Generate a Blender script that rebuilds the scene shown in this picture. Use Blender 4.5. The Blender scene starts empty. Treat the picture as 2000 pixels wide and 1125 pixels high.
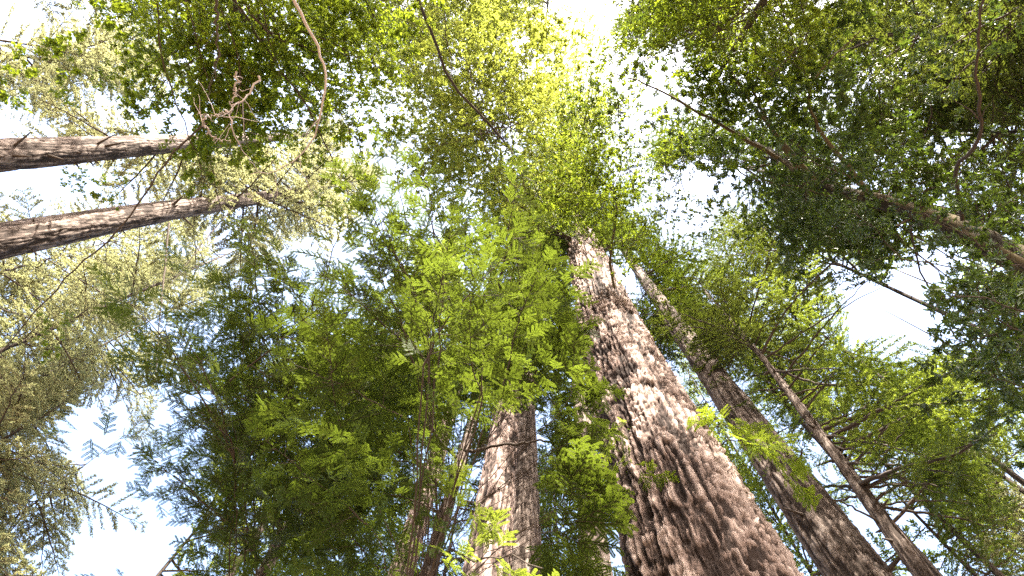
import bpy, math, random
import numpy as np
from mathutils import Matrix, Vector

# ------------------------------------------------------------------ camera, sky, sun, exposure
SC = bpy.context.scene
COL = SC.collection
F_PX, CX, CY = 1150.0, 1000.0, 562.5          # focal length and centre in photo pixels (2000 wide)
ZX, ZY = 1045.0, 240.0                        # where the zenith falls in the photo
CAM = np.array([0.0, 0.0, 1.6])
zc = np.array([ZX - CX, CY - ZY, -F_PX]); zc /= np.linalg.norm(zc)
yc = np.array([0, -1.0, 0]); yc -= yc.dot(zc) * zc; yc /= np.linalg.norm(yc)
xc = np.cross(yc, zc)
ROT = np.array([xc, yc, zc])                  # camera axes -> world axes
cd = bpy.data.cameras.new("camera"); cam = bpy.data.objects.new("camera", cd); COL.objects.link(cam)
cam.matrix_world = Matrix.Translation(CAM.tolist()) @ Matrix(ROT.tolist()).to_4x4()
cd.sensor_width = 36; cd.lens = F_PX / 2000 * 36; cd.clip_start = 0.05; cd.clip_end = 2000
cd.dof.use_dof = True; cd.dof.focus_distance = 10.0; cd.dof.aperture_fstop = 5.6
SC.camera = cam

SUN_ZEN, SUN_AZ = math.radians(42), math.radians(-77)   # zenith angle, azimuth from +X
sun_dir = Vector((math.sin(SUN_ZEN) * math.cos(SUN_AZ), math.sin(SUN_ZEN) * math.sin(SUN_AZ), math.cos(SUN_ZEN)))
W = bpy.data.worlds.new("World"); SC.world = W; W.use_nodes = True
sky = W.node_tree.nodes.new("ShaderNodeTexSky"); sky.sky_type = 'NISHITA'; sky.sun_disc = False
sky.sun_elevation = math.pi / 2 - SUN_ZEN
sky.sun_rotation = math.atan2(sun_dir.x, sun_dir.y)
sky.dust_density = 6.0; sky.air_density = 1.0; sky.ozone_density = 1.0
bg = W.node_tree.nodes["Background"]; bg.inputs[1].default_value = 0.15
W.node_tree.links.new(sky.outputs[0], bg.inputs[0])
sl = bpy.data.lights.new("sun", 'SUN'); sl.energy = 5.0; sl.angle = math.radians(0.53); sl.color = (1.0, 0.92, 0.80)
sun = bpy.data.objects.new("sun", sl); COL.objects.link(sun)
sun.rotation_euler = sun_dir.to_track_quat('Z', 'Y').to_euler()
SC.view_settings.view_transform = 'Standard'; SC.view_settings.look = 'None'
SC.view_settings.gamma = 1; SC.view_settings.exposure = 2.95
SC.cycles.max_bounces = 8; SC.cycles.diffuse_bounces = 4; SC.cycles.transmission_bounces = 5; SC.cycles.glossy_bounces = 2
SC.cycles.use_denoising = False  # grain of the leaves stays crisp
SC.cycles.sample_clamp_indirect = 6.0

# ------------------------------------------------------------------ view geometry helpers
def ray(px, py):
    v = ROT @ np.array([px - CX, CY - py, -F_PX]); return v / np.linalg.norm(v)
def at_r(px, py, r): return CAM + ray(px, py) * r                      # at distance r
def at_d(px, py, d):                                                  # at horizontal distance d
    v = ray(px, py); return CAM + v * (d / math.hypot(v[0], v[1]))
def at_h(px, py, h):                                                  # at height h over the ground
    v = ray(px, py); return CAM + v * ((h - CAM[2]) / v[2])
def proj(P):
    v = ROT.T @ (np.asarray(P) - CAM)
    if v[2] > -0.05: return (-9999.0, -9999.0)
    return (CX - F_PX * v[0] / v[2], CY + F_PX * v[1] / v[2])
def inpoly(p, poly):
    x, y = p; c = False; j = len(poly) - 1
    for i in range(len(poly)):
        xi, yi = poly[i]; xj, yj = poly[j]
        if (yi > y) != (yj > y) and x < (xj - xi) * (y - yi) / (yj - yi) + xi: c = not c
        j = i
    return c
# openings in the canopy where the sky stands free
GAPS = [
    [(115, 800), (150, 770), (250, 850), (325, 880), (330, 940), (215, 945), (215, 985), (300, 1010), (285, 1130), (135, 1130), (165, 1010), (195, 930), (150, 860)],
    [(1075, -90), (1240, -90), (1235, -20), (1190, 80), (1140, 110), (1085, 40)],
    [(1600, 505), (1700, 520), (1780, 495), (1860, 550), (1910, 650), (1800, 725), (1690, 680), (1620, 600)],
    [(150, 190), (245, 195), (235, 240), (150, 235)], [(30, 205), (100, 205), (110, 235), (30, 240)],
    [(100, 245), (165, 250), (160, 275), (100, 270)], [(-5, 200), (40, 215), (30, 280), (-5, 270)],
    [(90, 330), (170, 335), (160, 360), (95, 358)], [(1935, 880), (2010, 890), (2010, 960), (1940, 950)],
    [(1790, 480), (1870, 490), (1850, 540), (1780, 530)], [(1830, 260), (1900, 265), (1890, 310), (1835, 320)],
    [(420, 440), (470, 450), (450, 500), (410, 490)], [(320, 590), (370, 620), (370, 690), (325, 700)],
]
def in_gap(p):
    for g in GAPS:
        if inpoly(p, g): return True
    return False
# trunk spots that stand in the sun: the canopy has holes on the way to the light
SUN_V = np.array(sun_dir); SPOTS = [at_d(*q) for q in [(1175, 520, 4.2), (1180, 560, 4.2), (1225, 620, 4.1), (1275, 715, 4.1), (1310, 800, 4.0), (980, 780, 7.8), (970, 860, 7.8), (955, 940, 7.8), (945, 1020, 7.8), (840, 930, 10.2), (1345, 660, 8.7), (485, 390, 13.2), (1460, 855, 4.35), (1500, 890, 4.3), (925, 985, 2.3)]]
def sun_hole(P, rad=.6):
    for k, S in enumerate(SPOTS):
        if k == 5: rad *= .8
        if k == 0: rad *= 1.4
        v = P - S; t = v.dot(SUN_V)
        if t > .8 and np.linalg.norm(v - SUN_V * t) < rad: return True
    return False
# the stretches of trunk that stand clear of nearer foliage, with the trunk's distance
CLEAR = [([(1105, 470), (1160, 460), (1205, 560), (1300, 720), (1565, 1130), (1245, 1130), (1180, 800), (1140, 600)], 4.0), ([(1300, 640), (1345, 640), (1540, 880), (1740, 1130), (1570, 1130), (1470, 930), (1370, 780)], 8.3),
         ([(1485, 700), (1520, 700), (1640, 870), (1830, 1130), (1770, 1130), (1600, 880)], 8.0), ([(935, 760), (1058, 750), (1065, 1130), (960, 1130), (920, 960)], 7.8),
         ([(815, 900), (862, 900), (872, 960), (800, 975)], 9), ([(885, 960), (900, 870), (930, 780), (952, 770), (938, 850), (915, 955)], 3.3), ([(-50, 470), (470, 375), (580, 362), (590, 388), (480, 400), (-50, 510)], 13.4), ([(-50, 260), (290, 262), (290, 300), (-50, 345)], 12.2)]
def blocks(P):
    q = proj(P); d = math.hypot(P[0], P[1])
    return any(d < c[1] and inpoly(q, c[0]) for c in CLEAR)
def in_view(p, m=200): return -m < p[0] < 2000 + m and -m < p[1] < 1125 + m

# ------------------------------------------------------------------ materials
def nodes_mat(name):
    m = bpy.data.materials.new(name); m.use_nodes = True; nt = m.node_tree
    for n in list(nt.nodes): nt.nodes.remove(n)
    return m, nt, lambda t, **k: mk(nt, t, **k)
def mk(nt, t, **k):
    n = nt.nodes.new("ShaderNode" + t)
    for a, b in k.items(): setattr(n, a, b)
    return n
def ramp(nt, stops):
    r = nt.nodes.new("ShaderNodeValToRGB")
    while len(r.color_ramp.elements) < len(stops): r.color_ramp.elements.new(0.5)
    for e, (p, c) in zip(r.color_ramp.elements, stops): e.position = p; e.color = (*c, 1)
    return r
def leaf_mat(name, dark, mid, light, trans, tmix=0.42, rough=0.5, spec=0.16):
    m, nt, N = nodes_mat(name); L = nt.links.new
    at = N("Attribute", attribute_name="rnd"); oi = N("ObjectInfo")
    mth = N("Math", operation='MULTIPLY_ADD'); L(oi.outputs["Random"], mth.inputs[0]); mth.inputs[1].default_value = 0.35
    mm = N("Math", operation='MULTIPLY'); L(at.outputs["Fac"], mm.inputs[0]); mm.inputs[1].default_value = 0.65
    L(mm.outputs[0], mth.inputs[2])
    r = ramp(nt, [(0.08, dark), (0.45, mid), (0.82, light), (0.97, (light[0] * 1.7, light[1] * 1.05, light[2]))]); L(mth.outputs[0], r.inputs[0])
    p = N("BsdfPrincipled"); L(r.outputs[0], p.inputs["Base Color"]); p.inputs["Roughness"].default_value = rough
    p.inputs["Specular IOR Level"].default_value = spec
    t = N("BsdfTranslucent")
    mx = N("MixRGB", blend_type='MIX'); mx.inputs[0].default_value = 0.7; L(r.outputs[0], mx.inputs[1]); mx.inputs[2].default_value = (*trans, 1)
    L(mx.outputs[0], t.inputs[0])
    ms = N("MixShader"); ms.inputs[0].default_value = tmix; L(p.outputs[0], ms.inputs[1]); L(t.outputs[0], ms.inputs[2])
    o = N("OutputMaterial"); L(ms.outputs[0], o.inputs[0]); return m
def bark_mat(name, ridge, mid, deep, scale=1.0, bump=0.6):
    m, nt, N = nodes_mat(name); L = nt.links.new
    at = N("Attribute", attribute_name="rnd"); tc = N("TexCoord"); mp = N("Mapping")
    mp.inputs["Scale"].default_value = (scale * 9, scale * 9, scale * 2.2); L(tc.outputs["Object"], mp.inputs[0])
    n1 = N("TexNoise"); n1.inputs["Scale"].default_value = 1.0; n1.inputs["Detail"].default_value = 6; n1.inputs["Roughness"].default_value = 0.65; L(mp.outputs[0], n1.inputs[0])
    n2 = N("TexNoise"); n2.inputs["Scale"].default_value = 6.0; n2.inputs["Detail"].default_value = 5; n2.inputs["Roughness"].default_value = 0.7; L(mp.outputs[0], n2.inputs[0])
    a = N("Math", operation='MULTIPLY_ADD'); L(n2.outputs[0], a.inputs[0]); a.inputs[1].default_value = 0.55; a.inputs[2].default_value = -0.28
    b = N("Math", operation='ADD'); L(at.outputs["Fac"], b.inputs[0]); L(a.outputs[0], b.inputs[1])
    r = ramp(nt, [(0.14, deep), (0.34, mid), (0.56, ridge), (0.85, tuple(min(1, c * 1.2) for c in ridge))]); L(b.outputs[0], r.inputs[0])
    bp = N("Bump"); bp.inputs["Strength"].default_value = bump; bp.inputs["Distance"].default_value = 0.03 / scale
    s = N("Math", operation='ADD'); L(n1.outputs[0], s.inputs[0]); L(n2.outputs[0], s.inputs[1]); L(s.outputs[0], bp.inputs["Height"])
    p = N("BsdfPrincipled"); L(r.outputs[0], p.inputs["Base Color"]); p.inputs["Roughness"].default_value = 0.9
    p.inputs["Specular IOR Level"].default_value = 0.15; L(bp.outputs[0], p.inputs["Normal"])
    o = N("OutputMaterial"); L(p.outputs[0], o.inputs[0]); return m
LEAF = {
    'redwood': leaf_mat("redwood_foliage", (.010, .025, .005), (.025, .046, .007), (.056, .085, .013), (.15, .20, .015)),
    'shade': leaf_mat("shaded_redwood_foliage", (.010, .023, .006), (.021, .041, .009), (.046, .073, .014), (.15, .195, .017), .38),  # darker redwood copy with shade put into its colour
    'sunny': leaf_mat("sunlit_conifer_foliage", (.022, .045, .010), (.05, .085, .016), (.11, .14, .03), (.32, .39, .035), .48),  # lighter conifer copy, sunlight put into its colour
    'far': leaf_mat("sunlit_far_conifer_foliage", (.095, .112, .055), (.17, .18, .09), (.27, .255, .145), (.36, .37, .16), 0.42),  # sunlight and bright veil put into the pale leaf colour
    'cool': leaf_mat("shaded_conifer_foliage", (.016, .028, .007), (.033, .050, .012), (.062, .082, .018), (.18, .22, .022), 0.36),  # dark conifer copy, backlit shade put into its colour
    'bay': leaf_mat("bay_foliage", (.012, .026, .007), (.024, .046, .010), (.045, .075, .014), (.13, .19, .015), 0.33, 0.4, 0.3),
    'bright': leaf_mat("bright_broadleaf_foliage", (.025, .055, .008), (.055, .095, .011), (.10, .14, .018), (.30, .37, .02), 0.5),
    'yellow': leaf_mat("backlit_yellow_foliage", (.05, .085, .012), (.085, .12, .016), (.13, .145, .025), (.38, .42, .06), 0.55),  # yellow glow of light from behind put into the leaf colour
}
BARK = {
    'main': bark_mat("red_bark", (.255, .198, .172), (.135, .096, .080), (.024, .016, .013)),
    'fir': bark_mat("grey_brown_bark", (.175, .142, .122), (.095, .072, .06), (.032, .023, .018), 1.3),
    'dark': bark_mat("dark_twig_bark", (.075, .060, .050), (.048, .037, .030), (.025, .019, .015), 3.0),
    'pale': bark_mat("pale_dead_twig_bark", (.48, .42, .40), (.36, .30, .28), (.2, .16, .15), 3.0),
    'mossy': bark_mat("mossy_bark", (.10, .08, .045), (.055, .045, .025), (.022, .018, .012), 2.0),
}

# ------------------------------------------------------------------ mesh helpers
def build_mesh(name, V, Q, rnd, mat, smooth=False):
    me = bpy.data.meshes.new(name); V = np.asarray(V, np.float32); Q = np.asarray(Q, np.int32)
    me.vertices.add(len(V)); me.vertices.foreach_set("co", V.ravel())
    me.loops.add(Q.size); me.loops.foreach_set("vertex_index", Q.ravel())
    me.polygons.add(len(Q)); me.polygons.foreach_set("loop_start", np.arange(0, Q.size, 4, dtype=np.int32))
    if smooth: me.polygons.foreach_set("use_smooth", np.ones(len(Q), bool))
    a = me.attributes.new("rnd", 'FLOAT', 'POINT'); a.data.foreach_set("value", np.asarray(rnd, np.float32))
    me.update(calc_edges=True); me.materials.append(mat); return me
def link(name, me, parent=None, basis=None):
    o = bpy.data.objects.new(name, me); COL.objects.link(o)
    if parent: o.parent = parent
    if basis is not None: o.matrix_basis = basis
    return o
def norm(a): return a / np.maximum(np.linalg.norm(a, axis=-1, keepdims=True), 1e-9)

class Geo:                                     # gathers tubes and leaves for one mesh
    def __init__(s): s.V = []; s.Q = []; s.R = []; s.n = 0
    def add(s, V, Q, R): s.V.append(V); s.Q.append(Q + s.n); s.R.append(R); s.n += len(V)
    def tube(s, P, r, k=5, rnd=0.5):
        P = np.asarray(P, float); r = np.asarray(r, float); T = norm(np.gradient(P, axis=0))
        up = np.array([0, 0, 1.0]) if abs(T[0][2]) < 0.9 else np.array([1.0, 0, 0])
        A = norm(np.cross(T, up)); B = np.cross(T, A)
        th = np.linspace(0, 2 * math.pi, k, endpoint=False)
        V = P[:, None] + r[:, None, None] * (np.cos(th)[None, :, None] * A[:, None] + np.sin(th)[None, :, None] * B[:, None])
        n = len(P); i = np.arange(n - 1)[:, None] * k; j = np.arange(k)[None]; j2 = (j + 1) % k
        Q = np.stack([i + j, i + j2, i + k + j2, i + k + j], -1).reshape(-1, 4)
        s.add(V.reshape(-1, 3), Q, np.full(n * k, rnd))
    def kites(s, P, U, N, l, w, rnd):          # pointed flat leaves: one quad each
        U = norm(U); S = norm(np.cross(U, N)); l = np.asarray(l)[:, None]; w = np.asarray(w)[:, None]
        V = np.stack([P, P + U * l * .45 + S * w / 2, P + U * l, P + U * l * .45 - S * w / 2], 1)
        Q = np.arange(len(P) * 4).reshape(-1, 4); s.add(V.reshape(-1, 3), Q, np.repeat(rnd, 4))
    def blades(s, P, U, N, l, w, rnd, fold=.18):   # broad leaves: two quads folded at the midrib
        U = norm(U); S = norm(np.cross(U, N)); N = np.cross(S, U); l = np.asarray(l)[:, None]; w = np.asarray(w)[:, None]
        h = N * w * fold; d = -N * l * .10
        V = np.stack([P, P + U * l * .33 + S * w * .5 + h, P + U * l * .68 + S * w * .42 + h + d * .5, P + U * l + d,
                      P + U * l * .33 - S * w * .5 + h, P + U * l * .68 - S * w * .42 + h + d * .5], 1)
        b = np.arange(len(P))[:, None] * 6
        Q = np.concatenate([b + np.array([[0, 1, 2, 3]]), b + np.array([[0, 3, 5, 4]])], 0)
        s.add(V.reshape(-1, 3), Q, np.repeat(rnd, 6))
    def mesh(s, name, mat, smooth=False):
        return build_mesh(name, np.concatenate(s.V), np.concatenate(s.Q), np.concatenate(s.R), mat, smooth)

# hashed noise for the bark relief
def h3(i, j, k, s):
    x = (i * 374761393 + j * 668265263 + k * 2147483647 % 1000003 * 69069 + s * 1442695041).astype(np.int64)
    x = (x ^ (x >> 13)) * 1274126177 & 0x7fffffff; x = (x ^ (x >> 16)) * 73244475 & 0x7fffffff
    return ((x ^ (x >> 15)) & 0xffffff) / float(0xffffff)
def vnoise(p, s=0):
    i = np.floor(p).astype(np.int64); f = p - i; f = f * f * (3 - 2 * f); out = 0
    for a in (0, 1):
        for b in (0, 1):
            for c in (0, 1):
                w = (f[:, 0] if a else 1 - f[:, 0]) * (f[:, 1] if b else 1 - f[:, 1]) * (f[:, 2] if c else 1 - f[:, 2])
                out = out + w * h3(i[:, 0] + a, i[:, 1] + b, i[:, 2] + c, s)
    return out
def fbm(p, s=0, o=4):
    t = 0; a = .5
    for q in range(o): t = t + a * vnoise(p * 2 ** q, s + q); a *= .5
    return t
def worley(p, s=0):
    i0 = np.floor(p).astype(np.int64); d1 = np.full(len(p), 9.0); d2 = np.full(len(p), 9.0); idv = np.zeros(len(p)); dz = np.zeros(len(p))
    for a in (-1, 0, 1):
        for b in (-1, 0, 1):
            for c in (-1, 0, 1):
                i = i0 + np.array([a, b, c])
                q = np.stack([i[:, 0] + h3(i[:, 0], i[:, 1], i[:, 2], s + 11), i[:, 1] + h3(i[:, 0], i[:, 1], i[:, 2], s + 12), i[:, 2] + h3(i[:, 0], i[:, 1], i[:, 2], s + 13)], 1)
                d = np.linalg.norm(q - p, axis=1); nid = h3(i[:, 0], i[:, 1], i[:, 2], s + 14)
                nw = d < d1; d2 = np.where(nw, d1, np.minimum(d2, d)); idv = np.where(nw, nid, idv); dz = np.where(nw, p[:, 2] - q[:, 2], dz); d1 = np.where(nw, d, d1)
    return d1, d2, idv, dz

# ------------------------------------------------------------------ branch prototypes (axis along +X, about real size)
def axis_curve(L, n, droop, wig, rng):
    s = np.linspace(0, 1, n); y = np.cumsum(rng.normal(0, wig, n)); y -= y[0]
    z = -droop * L * s ** 2 + np.cumsum(rng.normal(0, wig * .5, n))
    return np.stack([s * L, y, z - z[0]], 1)
def along(P, s):
    t = np.linspace(0, 1, len(P)); return np.stack([np.interp(s, t, P[:, k]) for k in range(3)], -1)
def conifer_proto(seed, L=4.0, step=.15, leaf=.105, width=.040, spread=.40, droop=.14, dens=.0175):
    rng = np.random.default_rng(seed); wd = Geo(); lf = Geo()
    P = axis_curve(L, 14, droop, .03, rng); wd.tube(P, np.linspace(.046, .007, 14) * L / 4, 5)
    side = 1
    for s in np.arange(.10, 1.0, step / L):
        s = min(1, max(.05, s + rng.normal(0, .01))); p = along(P, s); side = -side
        if rng.random() < .10: continue
        ll = L * spread * (1 - s) ** .7 * rng.uniform(.55, 1.15) + .18
        ang = math.radians(rng.uniform(38, 68)) * side; d0 = np.array([math.cos(ang), math.sin(ang), rng.normal(-.05, .18)])
        n = max(3, int(ll / .2) + 2); q = np.linspace(0, 1, n)
        Q = p + d0 * (q * ll)[:, None] + np.stack([q * 0, q * 0, -rng.uniform(.1, .3) * ll * q ** 2], 1) + rng.normal(0, .012, (n, 3))
        wd.tube(Q, np.linspace(.013, .004, n), 3)
        m = int(ll / dens * 1.6); t = rng.uniform(.08, 1, m); C = along(Q, t)
        sgn = rng.choice([-1, 1], m)[:, None]; sd = norm(np.cross(d0, [0, 0, 1.0]))
        U = d0 * rng.uniform(.4, 1.0, (m, 1)) + sd * sgn * rng.uniform(.3, 1.0, (m, 1)) + rng.normal(0, .25, (m, 3)) + np.array([0, 0, -.02])
        Nn = np.array([0, 0, 1.0]) + rng.normal(0, .45, (m, 3)); C = C + rng.normal(0, leaf * .22, (m, 3)) + [0, 0, leaf * .35]
        lf.kites(C, U, Nn, leaf * rng.uniform(.6, 1.4, m), width * rng.uniform(.7, 1.3, m), rng.uniform(0, 1, m) * .5 + rng.random() * .5)
    return wd.mesh("conifer_branch", BARK['dark']), lf.mesh("conifer_foliage", LEAF['redwood'])
def frond(lf, wd, p, d, n, L, rng, nl=.0195, sp=.0065):
    """flat feathery redwood spray: twig with side shoots, each with two ranks of needles"""
    d = norm(d); sd = norm(np.cross(d, n)); n = np.cross(sd, d); tint = rng.random() * .5
    def shoot(a, dr, l):
        k = max(4, int(l / .05)); q = np.linspace(0, 1, k); Q = a + dr * (q * l)[:, None] - n * (.14 * l * q ** 2)[:, None]
        wd.tube(Q, np.linspace(.0022, .0008, k), 3); m = max(3, int(l / sp)); t = (np.arange(m) + .5) / m
        C = along(Q, t); s2 = np.cross(dr, n); prof = np.clip(np.minimum(t * 4 + .45, (1 - t) * 3.2 + .3), 0, 1)
        for sg in (-1, 1):
            U = s2 * sg + dr * .55 + n * rng.normal(-.05, .12, (m, 1))
            lf.kites(C, U, n + rng.normal(0, .2, (m, 3)), nl * prof * rng.uniform(.85, 1.15, m), np.full(m, .009), tint + rng.uniform(0, .5, m))
    shoot(p, d, L); sg = 1
    for s in np.arange(.10, .92, .032 / L):
        sg = -sg; a = p + d * L * s - n * (.14 * L * s * s); an = rng.uniform(.7, 1.0)
        shoot(a, norm(d * math.cos(an) + sd * sg * math.sin(an) + n * rng.normal(0, .1)), (.17 - .10 * s) * rng.uniform(.6, 1.25))
def redwood_proto(seed, L=1.9):
    rng = np.random.default_rng(seed); wd = Geo(); lf = Geo()
    P = axis_curve(L, 12, .16, .02, rng); wd.tube(P, np.linspace(.013, .0025, 12), 5); sg = 1
    for s in np.arange(.14, 1.0, .075):
        sg = -sg; p = along(P, s); ll = (.50 * (1 - s) + .12) * rng.uniform(.7, 1.2) * L / 1.9
        an = rng.uniform(.6, 1.1) * sg; d = np.array([math.cos(an), math.sin(an), rng.normal(-.1, .2)])
        q = np.linspace(0, 1, 6); Q = p + d * (q * ll)[:, None]; Q[:, 2] -= .18 * ll * q ** 2
        wd.tube(Q, np.linspace(.005, .0015, 6), 4)
        for t in np.arange(.3, 1.01, .24 / max(ll, .24)):
            a = along(Q, min(t, 1)); s2 = rng.choice([-1, 1]); an2 = an + s2 * rng.uniform(.2, .9)
            dd = np.array([math.cos(an2), math.sin(an2), rng.normal(-.2, .25)])
            frond(lf, wd, a, dd, np.array([0, 0, 1.0]) + rng.normal(0, .35, 3), rng.uniform(.20, .36), rng)
    dd = norm(P[-1] - P[-2]); frond(lf, wd, P[-1], dd, np.array([0, 0, 1.0]) + rng.normal(0, .2, 3), .26, rng)
    return wd.mesh("redwood_branch", BARK['dark']), lf.mesh("redwood_foliage", LEAF['redwood'])
def spray_proto(seed, L=.42):
    rng = np.random.default_rng(seed); wd = Geo(); lf = Geo(); P = axis_curve(L, 8, .15, .006, rng); wd.tube(P, np.linspace(.0035, .0015, 8), 4)
    for s, a in ((.35, .8), (.55, -.8), (.8, .55), (1.0, -.1)):
        frond(lf, wd, along(P, s), np.array([math.cos(a), math.sin(a), rng.normal(-.15, .15)]), np.array([0, 0, 1.0]) + rng.normal(0, .25, 3), rng.uniform(.22, .34), rng, .023, .0055)
    return wd.mesh("redwood_twig", BARK['dark']), lf.mesh("redwood_foliage", LEAF['redwood'])
def broad_proto(seed, L=1.6, leaf=.085, width=.03, twigs=16, per=8, spread=.5):
    rng = np.random.default_rng(seed); wd = Geo(); lf = Geo()
    P = axis_curve(L, 10, .05, .035, rng); wd.tube(P, np.linspace(.012, .003, 10), 5)
    ends = []
    for k in range(twigs):
        s = .12 + .86 * k / twigs; p = along(P, s); an = rng.uniform(.4, 1.2) * (1 if k % 2 else -1); el = rng.normal(.05, .45)
        d = norm(np.array([math.cos(an), math.sin(an), el])); l = (spread * (1 - .6 * s)) * rng.uniform(.5, 1.2)
        q = np.linspace(0, 1, 5); Q = p + d * (q * l)[:, None] + rng.normal(0, .015, (5, 3)); wd.tube(Q, np.linspace(.005, .002, 5), 3)
        ends.append((Q[-1], d)); ends.append((Q[3], d))
        if rng.random() < .8:
            d2 = norm(d + rng.normal(0, .6, 3)); Q2 = Q[2] + d2 * (np.linspace(0, 1, 4) * l * .7)[:, None]; wd.tube(Q2, np.linspace(.004, .002, 4), 3); ends.append((Q2[-1], d2)); ends.append((Q2[2], d2))
    ends.append((P[-1], norm(P[-1] - P[-2])))
    for p, d in ends:
        m = rng.integers(per - 3, per + 3); a = norm(np.cross(d, rng.normal(0, 1, 3))); b = np.cross(d, a); th = np.arange(m) * 2.4 + rng.random() * 6
        R = np.cos(th)[:, None] * a + np.sin(th)[:, None] * b; U = R + d * rng.uniform(.1, .9, (m, 1)) + np.array([0, 0, -.18])
        Nn = d + np.array([0, 0, .8]) + rng.normal(0, .3, (m, 3))
        lf.blades(p - d * rng.uniform(0, .06, (m, 1)), U, Nn, leaf * rng.uniform(.6, 1.25, m), width * rng.uniform(.8, 1.2, m), rng.uniform(0, .6, m) + rng.random() * .4)
    return wd.mesh("broadleaf_branch", BARK['dark']), lf.mesh("broadleaf_foliage", LEAF['bay'])
PROTO = {
    'conifer': [conifer_proto(100 + i) for i in range(7)],
    'conifer_fine': [conifer_proto(200 + i, 2.6, .11, .068, .026, .40, .10, .0125) for i in range(6)],
    'redwood': [redwood_proto(300 + i) for i in range(6)],
    'spray': [spray_proto(350 + i) for i in range(5)],
    'bay': [broad_proto(400 + i) for i in range(6)],
    'small': [broad_proto(500 + i, 1.8, .052, .026, 24, 10, .55) for i in range(6)],
}
LEN = {'conifer': 4.0, 'conifer_fine': 2.6, 'redwood': 1.9, 'spray': .6, 'bay': 1.6, 'small': 1.8}

# ------------------------------------------------------------------ trees
GROUPS = {}
def tree(name, label, cat, base, group):
    o = bpy.data.objects.new(name, None); COL.objects.link(o); o.empty_display_size = .3
    o.location = base; o['label'] = label; o['category'] = cat
    if group: o['group'] = group
    return o
def frame(p, d, roll, s, up=(0, 0, 1.0)):
    x = norm(np.asarray(d, float)); u = np.asarray(up, float)
    if abs(x.dot(u)) > .97: u = np.array([1.0, 0, 0])
    y = norm(np.cross(u, x)); z = np.cross(x, y); c, sn = math.cos(roll), math.sin(roll)
    y, z = y * c + z * sn, z * c - y * sn
    M = Matrix(((x[0] * s, y[0] * s, z[0] * s, p[0]), (x[1] * s, y[1] * s, z[1] * s, p[1]), (x[2] * s, y[2] * s, z[2] * s, p[2]), (0, 0, 0, 1)))
    return M
def put_foliage(parent, base, M, kind, k, leafmat, wood=False):
    w, l = PROTO[kind][k % len(PROTO[kind])]; Tb = Matrix.Translation(-Vector(base))
    def mat_on(o, m):
        o.material_slots[0].link = 'OBJECT'; o.material_slots[0].material = m
    if wood:                                   # a branch part with its foliage as a sub-part
        b = link("branch", w, parent, Tb @ M); f = link("foliage", l, b); mat_on(f, LEAF[leafmat]); return b
    f = link("foliage", l, parent, Tb @ M); mat_on(f, LEAF[leafmat])
    return f
def smooth_path(P, n):
    P = np.asarray(P, float); t = np.concatenate([[0], np.cumsum(np.linalg.norm(np.diff(P, axis=0), axis=1))]); t /= t[-1]
    q = np.linspace(0, 1, n)
    if len(P) < 3: return np.stack([np.interp(q, t, P[:, k]) for k in range(3)], 1)
    M = np.gradient(P, t, axis=0); i = np.clip(np.searchsorted(t, q, side='right') - 1, 0, len(P) - 2)
    h = (t[i + 1] - t[i])[:, None]; u = ((q - t[i])[:, None]) / h
    return (2 * u ** 3 - 3 * u ** 2 + 1) * P[i] + (u ** 3 - 2 * u ** 2 + u) * h * M[i] + (-2 * u ** 3 + 3 * u ** 2) * P[i + 1] + (u ** 3 - u ** 2) * h * M[i + 1]
def trunk_line(path, H):
    """path of (px, py, horizontal distance) -> world polyline from the ground to height H"""
    P = [at_d(*p) for p in path]
    if len(P) == 1: b = np.array([P[0][0], P[0][1], 0.]); return np.array([b, b + [0, 0, H]])
    d = (P[1] - P[0]) / (P[1][2] - P[0][2]); g = P[0] - d * P[0][2]; g = np.array([*(g[:2] * .5 + (P[0][:2]) * .5), 0])
    e = (P[-1] - P[-2]) / (P[-1][2] - P[-2][2]); out = [g] + P
    if H > P[-1][2] + 1: out.append(P[-1] + e * .5 * (H - P[-1][2]) * np.array([1, 1, 2]))
    return np.array(out)
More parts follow.
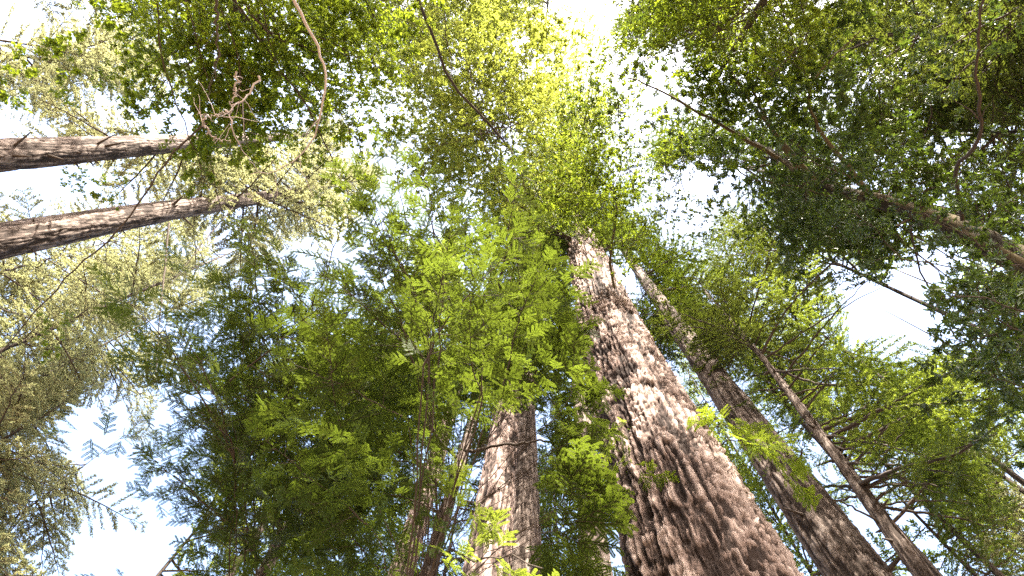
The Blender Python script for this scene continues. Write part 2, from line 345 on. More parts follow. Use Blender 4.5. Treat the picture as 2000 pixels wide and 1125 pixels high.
def build_trunk(tr, base, line, D, H, mat, k=40, step=.25, relief=.02, plate=.16, seed=1, zlo=None, zhi=None, power=.9):
    """tapered trunk with real bark relief; finer rows where the picture shows them"""
    H0 = line[-1][2]; zs = [0]
    while zs[-1] < H0:
        z = zs[-1]; fine = (zlo is None) or (zlo < z < zhi); zs.append(z + (step if fine else step * 5))
    zs = np.array(zs); zs[-1] = H0
    fine_line = smooth_path(line, 200); X = np.interp(zs, fine_line[:, 2], fine_line[:, 0]); Y = np.interp(zs, fine_line[:, 2], fine_line[:, 1])
    R = D / 2 * np.clip(1 - zs / H, .012, 1) ** power * (1 + .45 * np.exp(-zs / .9))
    th = np.linspace(0, 2 * math.pi, k, endpoint=False); TH, Z = np.meshgrid(th, zs); RR = np.repeat(R[:, None], k, 1)
    p = np.stack([np.cos(TH).ravel() * RR.ravel(), np.sin(TH).ravel() * RR.ravel(), Z.ravel()], 1)
    f3 = np.array([3.2, 3.2, 1.1]); g3 = np.array([11, 11, 4.0])
    wv = np.stack([fbm(p * f3, seed), fbm(p * f3, seed + 9), fbm(p * f3, seed + 17)], 1) - .47
    ww = np.stack([fbm(p * g3, seed + 2, 3), fbm(p * g3, seed + 7, 3), fbm(p * g3, seed + 13, 3)], 1) - .44
    fq = 1.3 / plate
    n1 = fbm(p * [fq, fq, fq * .065] + wv * 1.1 + ww * .35, seed + 70, 3); fur = np.clip(np.abs(n1 - .44) * 9, 0, 1)
    n2 = fbm(p * [fq * 2.3, fq * 2.3, fq * .22] + wv * 2 + ww * .8, seed + 80, 3); fu2 = np.clip(np.abs(n2 - .44) * 7, 0, 1)
    hz = fbm(p * [fq * .9, fq * .9, fq * 1.3] + wv * 2.5 + ww, seed + 90, 3); ledge = np.clip((hz - .37) * 14, 0, 1)
    q2 = p / np.array([plate * .32, plate * .32, plate * 1.0]) + wv * 2.4 + ww * 1.5
    e1, e2, id2, dz2 = worley(q2, seed + 5); fl = np.clip((e2 - e1) * 5, 0, 1)
    fib = np.abs(fbm(p * [34, 34, 2.6] + ww * 3, seed + 41, 3) - .44) * 2.6
    big = fbm(p * [1.8, 1.8, .4], seed + 20) - .47; rug = fbm(p * [11, 11, 1.5] + ww, seed + 51) - .47
    flm = np.clip((fbm(p * [2.2, 2.2, .8], seed + 33) - .34) * 5, .15, 1)
    pit = np.clip(fbm(p * [6, 6, 2.6] + wv * 2, seed + 61, 3) - .53, 0, 1) * 5
    amp = relief * np.clip(RR.ravel() / (D / 2), .25, 1); crack = fur * (.45 + .55 * fu2) * (.6 + .4 * ledge); idv = id2
    h = amp * (2.0 * fur ** .6 + .75 * fu2 + .35 * ledge + flm * fl * (.05 + .35 * id2 ** 2 - .4 * dz2) + .8 * fib + .7 * rug + 1.5 * big - 1.3 * pit - 1.9)
    rr = RR.ravel() + h + RR.ravel() * .10 * (fbm(p * [.9, .9, .12], seed + 30) - .47)
    V = np.stack([np.repeat(X, k) + np.cos(TH).ravel() * rr, np.repeat(Y, k) + np.sin(TH).ravel() * rr, Z.ravel()], 1) - np.asarray(base)
    n = len(zs); i = np.arange(n - 1)[:, None] * k; j = np.arange(k)[None]; j2 = (j + 1) % k
    Q = np.stack([i + j, i + j2, i + k + j2, i + k + j], -1).reshape(-1, 4)
    rnd = np.clip(-.06 + .60 * crack + .22 * flm * fl * id2 + .42 * fib + .5 * big - .6 * pit, 0, 1)
    return link("trunk", build_mesh("trunk", V, Q, rnd, BARK[mat], False), tr)
def crown(tr, base, line, h0, H, Lmax, N, kind, leafmat, seed, el0=-12, el1=28, shape=.75, gap=True, margin=220, sun_gap=True, lmin=.12):
    rng = random.Random(seed); fl = smooth_path(line, 100); made = 0; az = rng.random() * 6
    for i in range(N * 5):
        if made >= min(N, 99): break
        u = (i * .618034 + rng.random() * .05) % 1; z = h0 + (H - h0) * u; az += 2.4 + rng.uniform(-.5, .5)
        L = Lmax * max(lmin, (1 - u) ** shape) * rng.uniform(.7, 1.15) * min(1, .55 + u * 3)
        p = np.array([np.interp(z, fl[:, 2], fl[:, 0]), np.interp(z, fl[:, 2], fl[:, 1]), z])
        for tr_ in range(3):
            a = az + (rng.uniform(-1, 1) if tr_ else 0)
            el = math.radians(el0 + (el1 - el0) * u + rng.uniform(-9, 9)); d = np.array([math.cos(a) * math.cos(el), math.sin(a) * math.cos(el), math.sin(el)])
            pts = [proj(p + d * L * t) for t in (.3, .55, .8, 1.0)]
            if not any(in_view(q, margin) for q in pts): ok = False; break
            ok = not any(blocks(p + d * L * t) for t in (.25, .45, .65, .85, 1)) and not (gap and any(in_gap(q) for q in pts)) and not any(sun_hole(p + d * L * t) for t in (.3, .6, .9))
            if ok: break
        if not ok: continue
        put_foliage(tr, base, frame(p, d, rng.uniform(-.35, .35), L / LEN[kind]), kind, rng.randrange(50), leafmat, wood=True); made += 1
    return made
def limb(tr, base, P, r0, r1, n=18, mat='dark', name='limb', k=6, kink=.01, seed=0, twigs=0):
    """a named limb of the tree along world points; returns the object and its path"""
    rng = np.random.default_rng(seed + int(abs(P[0][0]) * 1000)); C = smooth_path(P, n); C[1:-1] += rng.normal(0, kink, (n - 2, 3))
    g = Geo(); g.tube(C - np.asarray(base), np.linspace(r0, r1, n), k)
    for i in range(twigs):
        j = rng.integers(n // 5, n - 2); t = norm(C[j + 1] - C[j]); d = norm(t + rng.normal(0, .7, 3)); l = rng.uniform(.15, .5)
        T = C[j] - np.asarray(base) + d * (np.linspace(0, 1, 7) * l)[:, None] + np.cumsum(rng.normal(0, .012, (7, 3)), 0); rr = (r0 + (r1 - r0) * j / n) * .55; g.tube(T, np.linspace(rr, .002, 7), 4)
    return link(name, g.mesh(name, BARK[mat], True), tr), C
def dress(lb, base, C, kind, leafmat, cnt, scale, seed, s0=.25, ang=(20, 75), up=(0, 0, 1.0), gap=True, free=False):
    """foliage sprays along a limb, as sub-parts of the limb"""
    rng = random.Random(seed)
    for i in range(cnt):
        s = s0 + (1 - s0) * (i + rng.random()) / cnt; k = min(len(C) - 2, int(s * (len(C) - 1))); p = C[k]; t = norm(C[k + 1] - C[k])
        sd = norm(np.cross(t, np.asarray(up) + .01)); a = math.radians(rng.uniform(*ang)) * (1 if i % 2 else -1)
        d = t * math.cos(a) + sd * math.sin(a) + np.array([0, 0, rng.gauss(0, .22)])
        sc = scale * rng.uniform(.7, 1.25); q = proj(p + norm(d) * sc * LEN[kind] * .7)
        if (not free and any(blocks(p + norm(d) * sc * LEN[kind] * t) for t in (.3, .6, .9))) or (gap and in_gap(q)) or sun_hole(p + norm(d) * sc * LEN[kind] * .5, .45): continue
        put_foliage(lb, base, frame(p, d, rng.uniform(-.6, .6), sc), kind, rng.randrange(50), leafmat)
def fill(tr, base, line, poly, cnt, rr, kind, leafmat, scale, seed, r0=.02, rise=.4, spr=0, gap=True):
    """limbs from the trunk to points seen inside the outline, each carrying one spray"""
    rng = random.Random(seed); fl = smooth_path(line, 120); xs = [p[0] for p in poly]; ys = [p[1] for p in poly]; done = 0; tries = 0; used = []
    while done < cnt and tries < cnt * 30:
        tries += 1; p = (rng.uniform(min(xs), max(xs)), rng.uniform(min(ys), max(ys)))
        if not inpoly(p, poly) or (gap and in_gap(p)): continue
        if any((p[0] - q[0]) ** 2 + (p[1] - q[1]) ** 2 < 900 for q in used[-25:]): continue
        used.append(p); T = at_r(p[0], p[1], rng.uniform(*rr)); dist = np.linalg.norm(fl[:, :2] - T[:2], axis=1); z = max(.5, T[2] - rise * dist.min() - rng.uniform(0, .4))
        z = min(z, fl[-1][2] * .97); A = np.array([np.interp(z, fl[:, 2], fl[:, 0]), np.interp(z, fl[:, 2], fl[:, 1]), z]); v = T - A; Ld = np.linalg.norm(v)
        if sun_hole(T, .5) or blocks(T): continue
        sc = scale * rng.uniform(.75, 1.25); Lb = LEN[kind] * sc; d = norm(v + np.array([0, 0, -.35 * Ld]) + np.array([rng.gauss(0, .3), rng.gauss(0, .3), rng.gauss(0, .2)]) * Ld)
        S = T - d * Lb * .5
        if any(blocks(S + d * Lb * t) for t in (.15, .35, .6, .8, 1)): continue
        if np.linalg.norm(S - A) < .15: S = A
        if S is not A:
            lb, C = limb(tr, base, [A, A * .5 + S * .5 + np.array([0, 0, .08 * Ld]), S], r0 * min(1.5, .5 + Ld / 4), min(r0 * .7, .006 * sc + .002), 10, 'dark', 'limb', 5, .012 * min(1, Ld))
        M = frame(S, d, rng.uniform(-.5, .5), sc)
        if S is not A:
            w, l = PROTO[kind][rng.randrange(len(PROTO[kind]))]; Tb = Matrix.Translation(-Vector(base))
            link("twig", w, lb, Tb @ M); f = link("foliage", l, lb, Tb @ M); f.material_slots[0].link = 'OBJECT'; f.material_slots[0].material = LEAF[leafmat]
            if spr: dress(lb, base, C, kind, leafmat, spr, scale, rng.randrange(9999), .4, (25, 85), (0, 0, 1.0), gap)
        else: put_foliage(tr, base, M, kind, rng.randrange(50), leafmat, wood=True)
        done += 1

# ------------------------------------------------------------------ ground
g = Geo(); n = 60; xs = np.linspace(-1, 1, n); xs = np.sign(xs) * np.abs(xs) ** 2.2 * 400; X, Y = np.meshgrid(xs, xs)
P = np.stack([X.ravel(), Y.ravel(), 0 * X.ravel()], 1); P[:, 2] = (fbm(P * .15 + 50, 3) - .5) * .25 - .06
i = np.arange(n - 1)[:, None] * n + np.arange(n - 1)[None]; g.add(P, np.stack([i, i + 1, i + n + 1, i + n], -1).reshape(-1, 4), np.full(len(P), .5))
m, nt, Nn = nodes_mat("forest_floor"); no = Nn("TexNoise"); no.inputs["Scale"].default_value = 3; no.inputs["Detail"].default_value = 8
rp = ramp(nt, [(.3, (.06, .035, .02)), (.55, (.13, .085, .05)), (.75, (.09, .10, .035))]); nt.links.new(no.outputs[0], rp.inputs[0]); tc = Nn("TexCoord"); nt.links.new(tc.outputs["Object"], no.inputs[0])
pb = Nn("BsdfPrincipled"); pb.inputs["Roughness"].default_value = .95; nt.links.new(rp.outputs[0], pb.inputs["Base Color"]); om = Nn("OutputMaterial"); nt.links.new(pb.outputs[0], om.inputs[0])
gr = link("ground", g.mesh("ground", m, True)); gr['kind'] = 'structure'

# ------------------------------------------------------------------ big redwoods with trunks in view
RG = "tall redwoods of the grove"
def big(label, path, D, H, mat, k, step, relief, plate, seed, h0, Lmax, N, leafmat, kind='conifer', zlo=None, zhi=None, group=RG, name='redwood_tree', el0=-12, el1=28, power=.9, cat='tree', **kw):
    line = trunk_line(path, H); base = line[0].copy(); base[2] = 0; t = tree(name, label, cat, base.tolist(), group)
    build_trunk(t, base, line, D, H, mat, k, step, relief, plate, seed, zlo, zhi, power)
    if N: crown(t, base, line, h0, H, Lmax, N, kind, leafmat, seed, el0, el1, **kw)
    return t, base, line
MAIN = big("huge red-brown redwood, the thickest trunk, with deeply furrowed bark, right of centre",
           [(1380, 1125, 4.6), (1212, 700, 4.6), (1155, 530, 4.55)], 1.60, 60, 'main', 360, .018, .050, .145, 1, 18, 5.0, 95, 'redwood', zlo=4.5, zhi=20, shape=.6)
fill(*MAIN, [(1030, 320), (1230, 290), (1215, 470), (1150, 500), (1060, 500)], 15, (17, 30), 'conifer_fine', 'redwood', 1.0, 31, .03, .0, 2)
fill(*MAIN, [(1045, 120), (1120, 100), (1140, 300), (1050, 330)], 12, (34, 46), 'conifer', 'sunny', .7, 32, .05, .0, 2, False)
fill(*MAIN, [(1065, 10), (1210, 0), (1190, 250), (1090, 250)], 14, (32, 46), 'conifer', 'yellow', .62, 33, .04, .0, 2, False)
RIGHT = big("brown redwood with flaky bark, the middle of the three leaning right-hand trunks",
            [(1675, 1125, 9), (1325, 640, 9)], 1.14, 48, 'fir', 150, .05, .034, .15, 2, 23.5, 4.4, 85, 'redwood', zlo=8, zhi=28)
THIN = big("slender leaning redwood with long bare lower branches, thinnest trunk at the lower right",
           [(1805, 1125, 8.5), (1640, 900, 8.5), (1490, 700, 8.5)], .40, 23, 'fir', 60, .06, .016, .10, 3, 16.5, 3.0, 34, 'cool', zlo=7, zhi=22)
LIT = big("sunlit redwood trunk left of the thickest one, standing behind the feathery green sprays",
          [(950, 1125, 8.3), (998, 740, 8.3)], 1.0, 58, 'main', 150, .05, .038, .16, 4, 19, 3.6, 80, 'redwood', zlo=8, zhi=22)
DUSK = big("shaded grey redwood trunk touching the right side of the sunlit one left of centre",
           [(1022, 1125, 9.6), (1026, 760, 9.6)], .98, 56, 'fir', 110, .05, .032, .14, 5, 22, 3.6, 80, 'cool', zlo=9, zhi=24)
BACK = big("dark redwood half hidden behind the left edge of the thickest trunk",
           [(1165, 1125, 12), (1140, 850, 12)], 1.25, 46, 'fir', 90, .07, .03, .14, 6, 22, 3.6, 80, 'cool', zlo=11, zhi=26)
RED = big("reddish redwood trunk glimpsed between green sprays at the bottom, left of the small crooked trunk",
          [(783, 1125, 10.5), (845, 920, 10.5)], .75, 44, 'main', 90, .06, .03, .14, 7, 18, 3.2, 80, 'redwood', zlo=9, zhi=22)
LEFT1 = big("grey-brown trunk crossing from the left edge, the longer and lower of the two left-hand trunks",
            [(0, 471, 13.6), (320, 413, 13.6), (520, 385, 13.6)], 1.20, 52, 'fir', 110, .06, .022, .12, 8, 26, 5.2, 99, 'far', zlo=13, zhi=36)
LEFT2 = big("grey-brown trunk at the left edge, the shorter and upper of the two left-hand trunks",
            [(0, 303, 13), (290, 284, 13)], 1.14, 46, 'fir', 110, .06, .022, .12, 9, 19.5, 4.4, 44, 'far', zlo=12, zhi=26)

# ------------------------------------------------------------------ farther conifers whose crowns close the view
FG = "conifers closing the view behind the near trunks"
FAR = [  # label, pixel, d, D, H, h0, Lmax, N, leaf
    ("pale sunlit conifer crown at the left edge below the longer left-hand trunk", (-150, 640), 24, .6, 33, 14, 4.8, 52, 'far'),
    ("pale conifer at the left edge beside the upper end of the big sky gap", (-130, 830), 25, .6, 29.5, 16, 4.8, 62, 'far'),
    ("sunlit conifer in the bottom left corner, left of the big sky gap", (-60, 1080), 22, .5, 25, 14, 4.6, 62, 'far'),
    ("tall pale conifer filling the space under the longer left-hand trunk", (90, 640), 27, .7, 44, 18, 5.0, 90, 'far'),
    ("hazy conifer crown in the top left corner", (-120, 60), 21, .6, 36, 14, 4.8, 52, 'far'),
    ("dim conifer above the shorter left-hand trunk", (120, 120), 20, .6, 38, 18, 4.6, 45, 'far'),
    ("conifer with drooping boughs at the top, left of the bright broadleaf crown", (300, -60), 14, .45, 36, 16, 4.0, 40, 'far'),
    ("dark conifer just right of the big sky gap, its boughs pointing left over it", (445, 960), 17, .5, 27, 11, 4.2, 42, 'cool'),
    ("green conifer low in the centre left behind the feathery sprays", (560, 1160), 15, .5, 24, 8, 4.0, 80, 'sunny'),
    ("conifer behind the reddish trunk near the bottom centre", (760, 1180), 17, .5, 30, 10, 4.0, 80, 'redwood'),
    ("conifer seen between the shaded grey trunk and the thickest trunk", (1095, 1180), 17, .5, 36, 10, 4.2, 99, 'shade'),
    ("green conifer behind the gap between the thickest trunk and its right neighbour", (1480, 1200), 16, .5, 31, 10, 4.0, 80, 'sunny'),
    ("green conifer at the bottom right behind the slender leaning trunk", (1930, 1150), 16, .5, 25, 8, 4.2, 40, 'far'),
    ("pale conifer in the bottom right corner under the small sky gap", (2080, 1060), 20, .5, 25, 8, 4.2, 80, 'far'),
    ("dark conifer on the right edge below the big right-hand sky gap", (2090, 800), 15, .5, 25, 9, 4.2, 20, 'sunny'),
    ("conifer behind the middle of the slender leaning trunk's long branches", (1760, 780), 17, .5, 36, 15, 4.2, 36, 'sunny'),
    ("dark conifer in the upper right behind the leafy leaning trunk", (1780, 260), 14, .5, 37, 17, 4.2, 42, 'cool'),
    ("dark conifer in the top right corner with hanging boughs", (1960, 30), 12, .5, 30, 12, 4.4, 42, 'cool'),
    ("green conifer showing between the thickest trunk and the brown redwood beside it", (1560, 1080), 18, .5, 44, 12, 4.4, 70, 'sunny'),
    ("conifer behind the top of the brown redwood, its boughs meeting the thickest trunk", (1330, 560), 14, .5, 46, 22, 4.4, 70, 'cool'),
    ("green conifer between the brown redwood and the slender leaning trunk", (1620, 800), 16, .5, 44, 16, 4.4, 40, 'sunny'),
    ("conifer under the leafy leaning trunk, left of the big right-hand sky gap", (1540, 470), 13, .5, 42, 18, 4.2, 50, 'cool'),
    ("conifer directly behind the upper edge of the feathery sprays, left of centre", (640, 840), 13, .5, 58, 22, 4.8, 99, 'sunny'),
    ("conifer behind the broadleaf with sunlit yellow green leaves at the top", (1510, -170), 9.2, .5, 46, 11, 4.4, 95, 'redwood'),  # put in to shade the two right-hand trunks
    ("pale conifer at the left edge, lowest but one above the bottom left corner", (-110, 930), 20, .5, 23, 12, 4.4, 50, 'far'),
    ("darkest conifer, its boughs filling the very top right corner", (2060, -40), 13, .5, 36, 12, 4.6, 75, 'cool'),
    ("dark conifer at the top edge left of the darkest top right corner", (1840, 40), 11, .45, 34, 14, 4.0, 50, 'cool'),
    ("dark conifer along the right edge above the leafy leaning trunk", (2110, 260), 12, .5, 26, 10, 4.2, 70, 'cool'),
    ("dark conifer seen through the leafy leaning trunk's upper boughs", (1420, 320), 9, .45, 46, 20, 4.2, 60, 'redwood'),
    ("conifer at the top between the bright yellow leaves and the dark top right corner", (1650, -60), 9.5, .45, 38, 10, 4.2, 42, 'cool'),  # low unseen boughs added to shade the lower part of the thickest trunk
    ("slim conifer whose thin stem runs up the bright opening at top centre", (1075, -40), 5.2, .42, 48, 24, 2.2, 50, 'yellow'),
    ("tall conifer whose dark top pokes in at the top edge beside the bright opening", (1015, -230), 8.8, .6, 49, 10, 4.8, 99, 'redwood'),  # put in to shade the sprays in the middle
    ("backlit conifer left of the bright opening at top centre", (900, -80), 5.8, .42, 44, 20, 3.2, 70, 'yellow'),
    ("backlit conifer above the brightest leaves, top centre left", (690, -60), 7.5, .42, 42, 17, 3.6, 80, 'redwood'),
    ("backlit conifer right of the bright opening at top centre", (1330, -90), 6.5, .42, 42, 12, 3.3, 60, 'redwood'),  # crown started lower, out of view, to shade the young redwood
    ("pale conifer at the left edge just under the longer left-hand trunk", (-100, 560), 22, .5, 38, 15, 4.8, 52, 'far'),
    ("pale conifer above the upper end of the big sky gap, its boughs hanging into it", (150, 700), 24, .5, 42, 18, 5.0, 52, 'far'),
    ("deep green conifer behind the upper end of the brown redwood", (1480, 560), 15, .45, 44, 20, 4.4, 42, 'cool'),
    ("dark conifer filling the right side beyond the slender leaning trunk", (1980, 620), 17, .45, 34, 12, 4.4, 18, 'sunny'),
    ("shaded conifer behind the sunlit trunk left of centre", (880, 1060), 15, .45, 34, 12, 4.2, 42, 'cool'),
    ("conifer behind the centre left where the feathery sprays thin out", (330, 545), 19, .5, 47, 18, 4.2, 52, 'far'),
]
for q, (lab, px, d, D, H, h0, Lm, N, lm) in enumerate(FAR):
    big(lab, [(px[0], px[1], d)], D * .45, H, 'dark', 14, .5, .012, .12, 40 + q, h0, Lm, N, lm, name='conifer_tree', group=FG, shape=.5, lmin=.22, margin=900 if px[1] < 0 and px[0] > 950 else 220)  # crowns past the top edge keep unseen boughs for their shade

# ------------------------------------------------------------------ young redwood in front: feathery sprays over the centre
base_line = trunk_line([(868, 1010, 3.7), (905, 880, 3.65), (944, 762, 3.5), (985, 600, 3.2)], 14)
yb = base_line[0].copy(); yb[2] = 0
young = tree("young_redwood", "young redwood with small crooked trunk and feathery bright green sprays across the centre", "tree", yb.tolist(), None)
build_trunk(young, yb, base_line, .20, 15, 'fir', 40, .03, .010, .06, 21, 3, 12)
fill(young, yb, base_line, [(730, 430), (830, 380), (960, 440), (1060, 490), (1090, 580), (1090, 690), (1000, 720), (900, 700), (760, 640), (700, 540)], 22, (4.6, 6.8), 'redwood', 'redwood', .60, 1, .005, .12, 4)
fill(young, yb, base_line, [(560, 700), (740, 660), (800, 780), (760, 1000), (640, 1060), (540, 900)], 10, (4.6, 7.0), 'redwood', 'redwood', .65, 2, .005, .2, 4)
fill(young, yb, base_line, [(1065, 540), (1140, 560), (1190, 860), (1200, 1050), (1110, 1050), (1068, 800)], 20, (4.2, 6.2), 'spray', 'redwood', 1.1, 13, .004, .12, 3)
fill(young, yb, base_line, [(800, 600), (1060, 560), (1080, 690), (900, 720)], 6, (3.2, 4.0), 'redwood', 'redwood', .42, 3, .007, .12, 3)
l2 = trunk_line([(470, 1200, 5.2), (590, 980, 5.1), (690, 800, 4.9)], 13); b2 = l2[0].copy(); b2[2] = 0
young2 = tree("young_redwood", "young redwood in deep shade with feathery boughs spreading over the lower left centre", "tree", b2.tolist(), None)
build_trunk(young2, b2, l2, .22, 14, 'fir', 30, .04, .010, .06, 22, 3, 12)
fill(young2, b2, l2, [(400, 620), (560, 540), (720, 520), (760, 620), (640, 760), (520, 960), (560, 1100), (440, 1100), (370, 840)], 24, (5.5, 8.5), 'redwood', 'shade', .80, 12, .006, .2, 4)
for kx, pts in enumerate([
        [(898, 900, 3.65), (850, 850, 3.5), (838, 810, 3.4), (790, 735, 3.3), (690, 685, 3.3), (540, 630, 3.5)],
        [(935, 790, 3.5), (880, 770, 3.3), (800, 790, 3.2), (700, 720, 3.3)],
        [(900, 885, 3.65), (1000, 868, 3.4), (1080, 862, 3.2), (1130, 890, 3.1)],
        [(880, 970, 3.7), (800, 890, 3.5), (700, 880, 3.4), (560, 900, 3.5)]]):
    lb, C = limb(young, yb, [at_d(*p) for p in pts], .022, .005, 24, 'dark', seed=kx); dress(lb, yb, C, 'redwood', 'redwood', 6, .42, 60 + kx, .35)

# ------------------------------------------------------------------ leafy leaning broadleaf on the right
def pts3(L): return [at_r(*p) for p in L]
bl = np.array([[7.6, 4.0, 0]] + pts3([(2080, 560, 9.0), (1900, 460, 9.6), (1740, 400, 10.6), (1600, 360, 12.0), (1500, 290, 13.6)]))
bb = bl[0].copy(); bay = tree("bay_tree", "dark leafy leaning broadleaf tree on the right, its leaves outlined against the sky", "tree", bb.tolist(), None)
build_trunk(bay, bb, bl, .62, bl[-1][2] + 1.5, 'mossy', 44, .05, .022, .10, 23)
fill(bay, bb, bl, [(1480, 300), (1700, 300), (1880, 330), (2000, 380), (2000, 760), (1930, 760), (1890, 640), (1760, 520), (1640, 500), (1540, 420)], 20, (9.5, 14), 'bay', 'bay', 1.0, 5, .016, .4, 3)
fill(bay, bb, bl, [(1250, 160), (1480, 210), (1680, 330), (1660, 470), (1480, 440), (1330, 330)], 9, (12, 17), 'bay', 'bay', 1.1, 15, .02, .2, 3)
fill(bay, bb, bl, [(1900, 560), (2000, 500), (2010, 780), (1930, 770)], 5, (6, 8), 'bay', 'bay', .8, 6, .012, .4, 2)
for kx, pts in enumerate([
        [(1600, 360, 12.0), (1540, 290, 12.3), (1440, 160, 13), (1400, 60, 13.5)], [(1560, 330, 12.4), (1480, 200, 13), (1440, 40, 14)],
        [(1520, 310, 13), (1400, 240, 13), (1250, 160, 13.5), (1190, 140, 13.5)], [(1700, 385, 11), (1580, 180, 12), (1680, 60, 13)]]):
    lb, C = limb(bay, bb, pts3(pts), .045, .01, 20, 'mossy', seed=kx); dress(lb, bb, C, 'bay', 'bay' if kx else 'bright', 14, .9, 80 + kx, .3)

fill(bay, bb, bl, [(1620, 330), (1780, 370), (2000, 460), (2000, 620), (1800, 490), (1620, 430)], 5, (6.5, 9.5), 'bay', 'bay', .7, 25, .012, .3, 2)
# bright broadleaf at top right of centre
sb = np.array([[6.0, -6.5, 0]] + pts3([(1560, -120, 11), (1480, 20, 12.5), (1400, 150, 14.0), (1370, 200, 17)])); s0 = sb[0].copy()
gold = tree("broadleaf_tree", "broadleaf crown with sunlit yellow green leaves at the top, right of the bright opening", "tree", s0.tolist(), None)
gl = Geo(); C = smooth_path(sb, 40); gl.tube(C - s0, np.linspace(.16, .03, 40), 10); link("trunk", gl.mesh("trunk", BARK['mossy'], True), gold)
fill(gold, s0, sb, [(1270, 0), (1540, -10), (1545, 90), (1480, 170), (1380, 150), (1270, 110)], 14, (11, 14), 'small', 'bright', 1.1, 7, .02, .4, 3)
# broadleaf right of the main crown
nb = np.array([[2.6, 3.0, 0]] + pts3([(1480, 760, 9), (1230, 480, 11), (1200, 330, 12.5)])); n0 = nb[0].copy()
sprig = tree("broadleaf_tree", "slim broadleaf with light leaves against the upper end of the thickest trunk", "tree", n0.tolist(), None)
nb = np.array([[3.2, 7.6, 0]] + pts3([(1215, 620, 13.5), (1192, 520, 14), (1198, 380, 15), (1150, 330, 15.5)])); n0 = nb[0].copy(); sprig.location = n0.tolist()
gl = Geo(); C = smooth_path(nb, 40); gl.tube(C - n0, np.linspace(.09, .02, 40), 8); link("trunk", gl.mesh("trunk", BARK['mossy'], True), sprig)
fill(sprig, n0, nb, [(1110, 160), (1240, 120), (1350, 250), (1330, 350), (1250, 480), (1160, 500), (1110, 400)], 24, (12, 15), 'small', 'bright', .8, 8, .005, .15, 3)

# bright broadleaf filling the upper left
jb = np.array([[-5.2, -5.0, 0]] + pts3([(330, -160, 9), (430, -20, 10), (560, 120, 11.5), (700, 180, 13)])); j0 = jb[0].copy()
maple = tree("broadleaf_tree", "broadleaf with bright green leaves in the upper left, pale bare twigs hanging under it", "tree", j0.tolist(), None)
gl = Geo(); C = smooth_path(jb, 50); gl.tube(C - j0, np.linspace(.16, .03, 50), 10); link("trunk", gl.mesh("trunk", BARK['mossy'], True), maple)
fill(maple, j0, jb, [(300, 0), (760, 0), (720, 120), (640, 300), (520, 340), (330, 300), (300, 150)], 22, (8.5, 13), 'small', 'bright', 1.05, 9, .02, .4, 4)
for kx, pts in enumerate([
        [(420, -10, 7.5), (425, 60, 7.4), (424, 120, 7.3), (405, 200, 7.2)],
        [(505, 148, 6.8), (480, 190, 6.7), (452, 216, 6.6), (450, 240, 6.5), (470, 290, 6.5), (508, 335, 6.6)],
        [(452, 216, 6.6), (425, 225, 6.5), (385, 225, 6.5)], [(462, 140, 6.8), (458, 190, 6.7), (452, 216, 6.6)],
        [(399, 228, 6.5), (402, 250, 6.5), (420, 270, 6.5), (450, 278, 6.5)],
        [(570, -10, 6.8), (605, 60, 6.7), (632, 130, 6.6), (630, 200, 6.5), (608, 280, 6.5), (560, 325, 6.5), (490, 340, 6.6)]]):
    lb, C = limb(maple, j0, pts3(pts), .017 if kx in (0, 5) else .012, .003, 26, 'dark' if kx == 0 else 'pale', 'dead_branch' if kx else 'limb', seed=kx, kink=.007 if kx == 5 else .014, twigs=3)
# broadleaf at top centre with the arched branch
ab = np.array([[-1.6, -6.5, 0]] + pts3([(790, -160, 10), (810, -20, 11), (850, 80, 12), (880, 160, 12.6), (930, 215, 13), (975, 265, 18), (1000, 300, 24)])); a0 = ab[0].copy()
arch = tree("broadleaf_tree", "backlit yellow broadleaf at top centre left with one long arched dark branch", "tree", a0.tolist(), None)
gl = Geo(); C = smooth_path(ab, 50); gl.tube(C - a0, np.linspace(.05, .010, 50), 8); link("trunk", gl.mesh("trunk", BARK['dark'], True), arch)
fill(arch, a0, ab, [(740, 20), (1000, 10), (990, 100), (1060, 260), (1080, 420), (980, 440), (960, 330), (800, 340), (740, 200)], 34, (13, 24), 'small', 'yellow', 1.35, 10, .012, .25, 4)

# ------------------------------------------------------------------ explicit boughs of the right trunks and single near sprays
t, b, ln = THIN
for kx, pts in enumerate([
        [(1620, 855, 8.5), (1740, 790, 8.2), (1830, 740, 8.0), (1925, 690, 7.8)], [(1610, 838, 8.5), (1700, 805, 8.5), (1830, 790, 8.3), (1950, 778, 8.2)],
        [(1665, 950, 8.5), (1760, 915, 8.0), (1880, 880, 7.6), (1950, 830, 7.4)], [(1640, 880, 8.6), (1700, 850, 9), (1780, 810, 9.4), (1860, 780, 9.6)],
        [(1500, 715, 8.5), (1600, 750, 8.8), (1760, 748, 9)], [(1485, 695, 8.5), (1540, 600, 8.3), (1600, 540, 8.2)],
        [(1480, 690, 8.5), (1430, 640, 8.4), (1370, 560, 8.4)], [(1690, 955, 8.6), (1620, 950, 9.4), (1560, 960, 10)], [(1650, 890, 8.6), (1590, 912, 9.4)]]):
    lb, C = limb(t, b, [at_d(*p) for p in pts], 0.046, .010, 22, 'dark', seed=kx); dress(lb, b, C, 'conifer_fine', 'sunny', 7, .5, 120 + kx, .3)
rb = random.Random(77)
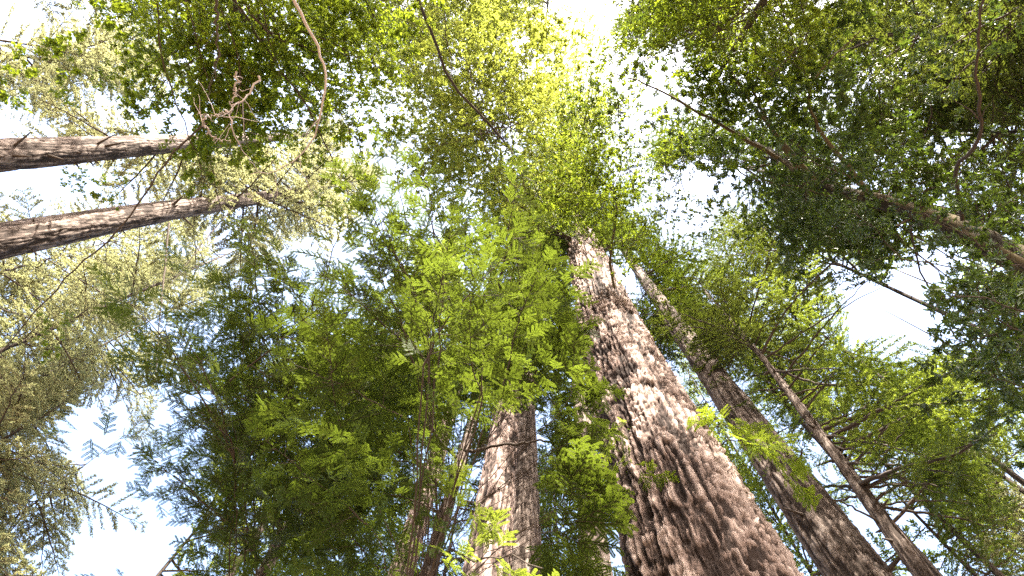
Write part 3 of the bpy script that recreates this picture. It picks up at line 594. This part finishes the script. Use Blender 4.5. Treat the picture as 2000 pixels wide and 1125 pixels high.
for kx in range(34):
    u = rb.random(); px, py = 1490 + 250 * u + rb.uniform(-4, 4), 700 + 335 * u; far_ = rb.uniform(160, 330); an = math.radians(rb.uniform(-62, 18) if rb.random() < .75 else rb.uniform(150, 230))
    if abs(math.cos(an)) * far_ < 60 or (math.cos(an) < 0): far_ *= .5
    d1 = 8.5 + rb.uniform(-1.0, 1.6); q = (px + math.cos(an) * far_, py + math.sin(an) * far_)
    lb, C = limb(t, b, [at_d(px, py, 8.5), at_d((px * .5 + q[0] * .5), (py * .5 + q[1] * .5) - 8, (8.5 + d1) / 2), at_d(q[0], q[1], d1)], rb.uniform(.020, .034), .004, 18, 'dark', seed=200 + kx, kink=.012)
    dress(lb, b, C, 'conifer_fine', 'redwood', 4, .4, 300 + kx, .5)
t, b, ln = MAIN
for kx, pts, sc, lm in [(0, [(1380, 800, 4.9), (1400, 822, 4.6), (1440, 840, 4.4)], .95, 'bright'), (1, [(1395, 880, 4.9), (1430, 860, 4.5), (1490, 880, 4.3), (1520, 920, 4.3)], .95, 'bright'),
                        (2, [(1190, 800, 4.2), (1210, 850, 3.9), (1240, 930, 3.7)], .80, 'bright')]:
    lb, C = limb(t, b, [at_d(*p) for p in pts], .010, .003, 12, 'dark', 'sprout', seed=kx); dress(lb, b, C, 'spray', lm, 7, sc, 140 + kx, .3, (15, 60), free=True)
for kx, pts in enumerate([[(860, 1060, 2.6), (880, 1010, 2.4), (910, 980, 2.3), (960, 1000, 2.2)], [(960, 1090, 2.6), (1010, 1090, 2.4), (1060, 1110, 2.3)]]):
    lb, C = limb(young, yb, [base_line[1] + np.array([0, 0, -.6])] + [at_d(*p) for p in pts], .010, .003, 16, 'dark', 'limb', seed=kx + 9); dress(lb, yb, C, 'spray', 'sunny', 3, .6, 160 + kx, .6, (15, 60), free=True)
# long single boughs that cross the open parts of the view
for T_, pts, r in [(LEFT1, [(330, 435, 13.2), (322, 520, 12.8), (312, 620, 12.4), (303, 745, 12.2)], .035), (LEFT1, [(470, 400, 13.4), (640, 382, 13), (700, 386, 12.6)], .04), (LEFT1, [(455, 405, 13.4), (400, 470, 13), (330, 560, 13.2)], .035),
                   (LEFT1, [(480, 398, 13.4), (510, 450, 13.2), (560, 520, 13)], .035), (LEFT2, [(210, 265, 13), (130, 220, 13.4), (50, 180, 14)], .03)]:
    lb, C = limb(T_[0], T_[1], [at_d(*p) for p in pts], r, .008, 22, 'dark', seed=int(r * 1000)); dress(lb, T_[1], C, 'conifer_fine', 'far', 5, .4, 400, .4, gap=False)
for pts, r in [([(405, 240, 8.6), (330, 310, 8.5), (250, 430, 8.4), (130, 545, 8.4), (40, 645, 8.5), (-20, 715, 8.6)], .014), ([(470, -20, 9), (500, 40, 8.8), (560, 80, 8.7), (700, 110, 9)], .02), ([(700, -20, 9), (735, 40, 9), (738, 100, 9.2)], .014)]:
    lb, C = limb(maple, j0, pts3(pts), r, .006, 26, 'dark', seed=int(pts[0][0]), twigs=4); dress(lb, j0, C, 'small', 'bright', 2, .45, 410, .3)
lb, C = limb(bay, bb, pts3([(1880, 430, 9.6), (1870, 330, 9.2), (1912, 265, 8.8), (1905, 130, 8.6), (1922, -30, 8.6)]), 0.028, .012, 24, 'dark', seed=5, twigs=5); dress(lb, bb, C, 'bay', 'bay', 5, .6, 420, .4)
def stubs(T, D, H, z0, z1, cnt, seed):
    t, b, ln = T; rng = random.Random(seed); fl = smooth_path(ln, 100)
    for i in range(cnt):
        z = rng.uniform(z0, z1); c = np.array([np.interp(z, fl[:, 2], fl[:, 0]), np.interp(z, fl[:, 2], fl[:, 1]), z]); v = CAM - c; a = math.atan2(v[1], v[0]) + rng.uniform(-1.5, 1.5)
        d = np.array([math.cos(a), math.sin(a), rng.uniform(-.3, .3)]); r = D / 2 * (1 - z / H) ** .9; l = rng.choice([.06, .1, .16, .5]); w = rng.uniform(.02, .04)
        g = Geo(); g.tube(c - b + d * np.linspace(r * .85, r + l, 6)[:, None] + np.array([0, 0, -.05 * l]) * (np.linspace(0, 1, 6) ** 2)[:, None], np.linspace(w * 1.5, w * .5, 6), 7); link("branch_stub", g.mesh("branch_stub", BARK['dark']), t)
stubs(LEFT1, 1.2, 52, 14, 29, 26, 1); stubs(LEFT2, 1.14, 46, 12, 20, 16, 2); stubs(RIGHT, 1.14, 48, 9, 26, 12, 3); stubs(THIN, .40, 23, 8, 16, 12, 4); stubs(DUSK, .98, 56, 10, 20, 6, 5)
print("objects", len(bpy.data.objects), "polys", sum(len(m.polygons) for m in bpy.data.meshes))
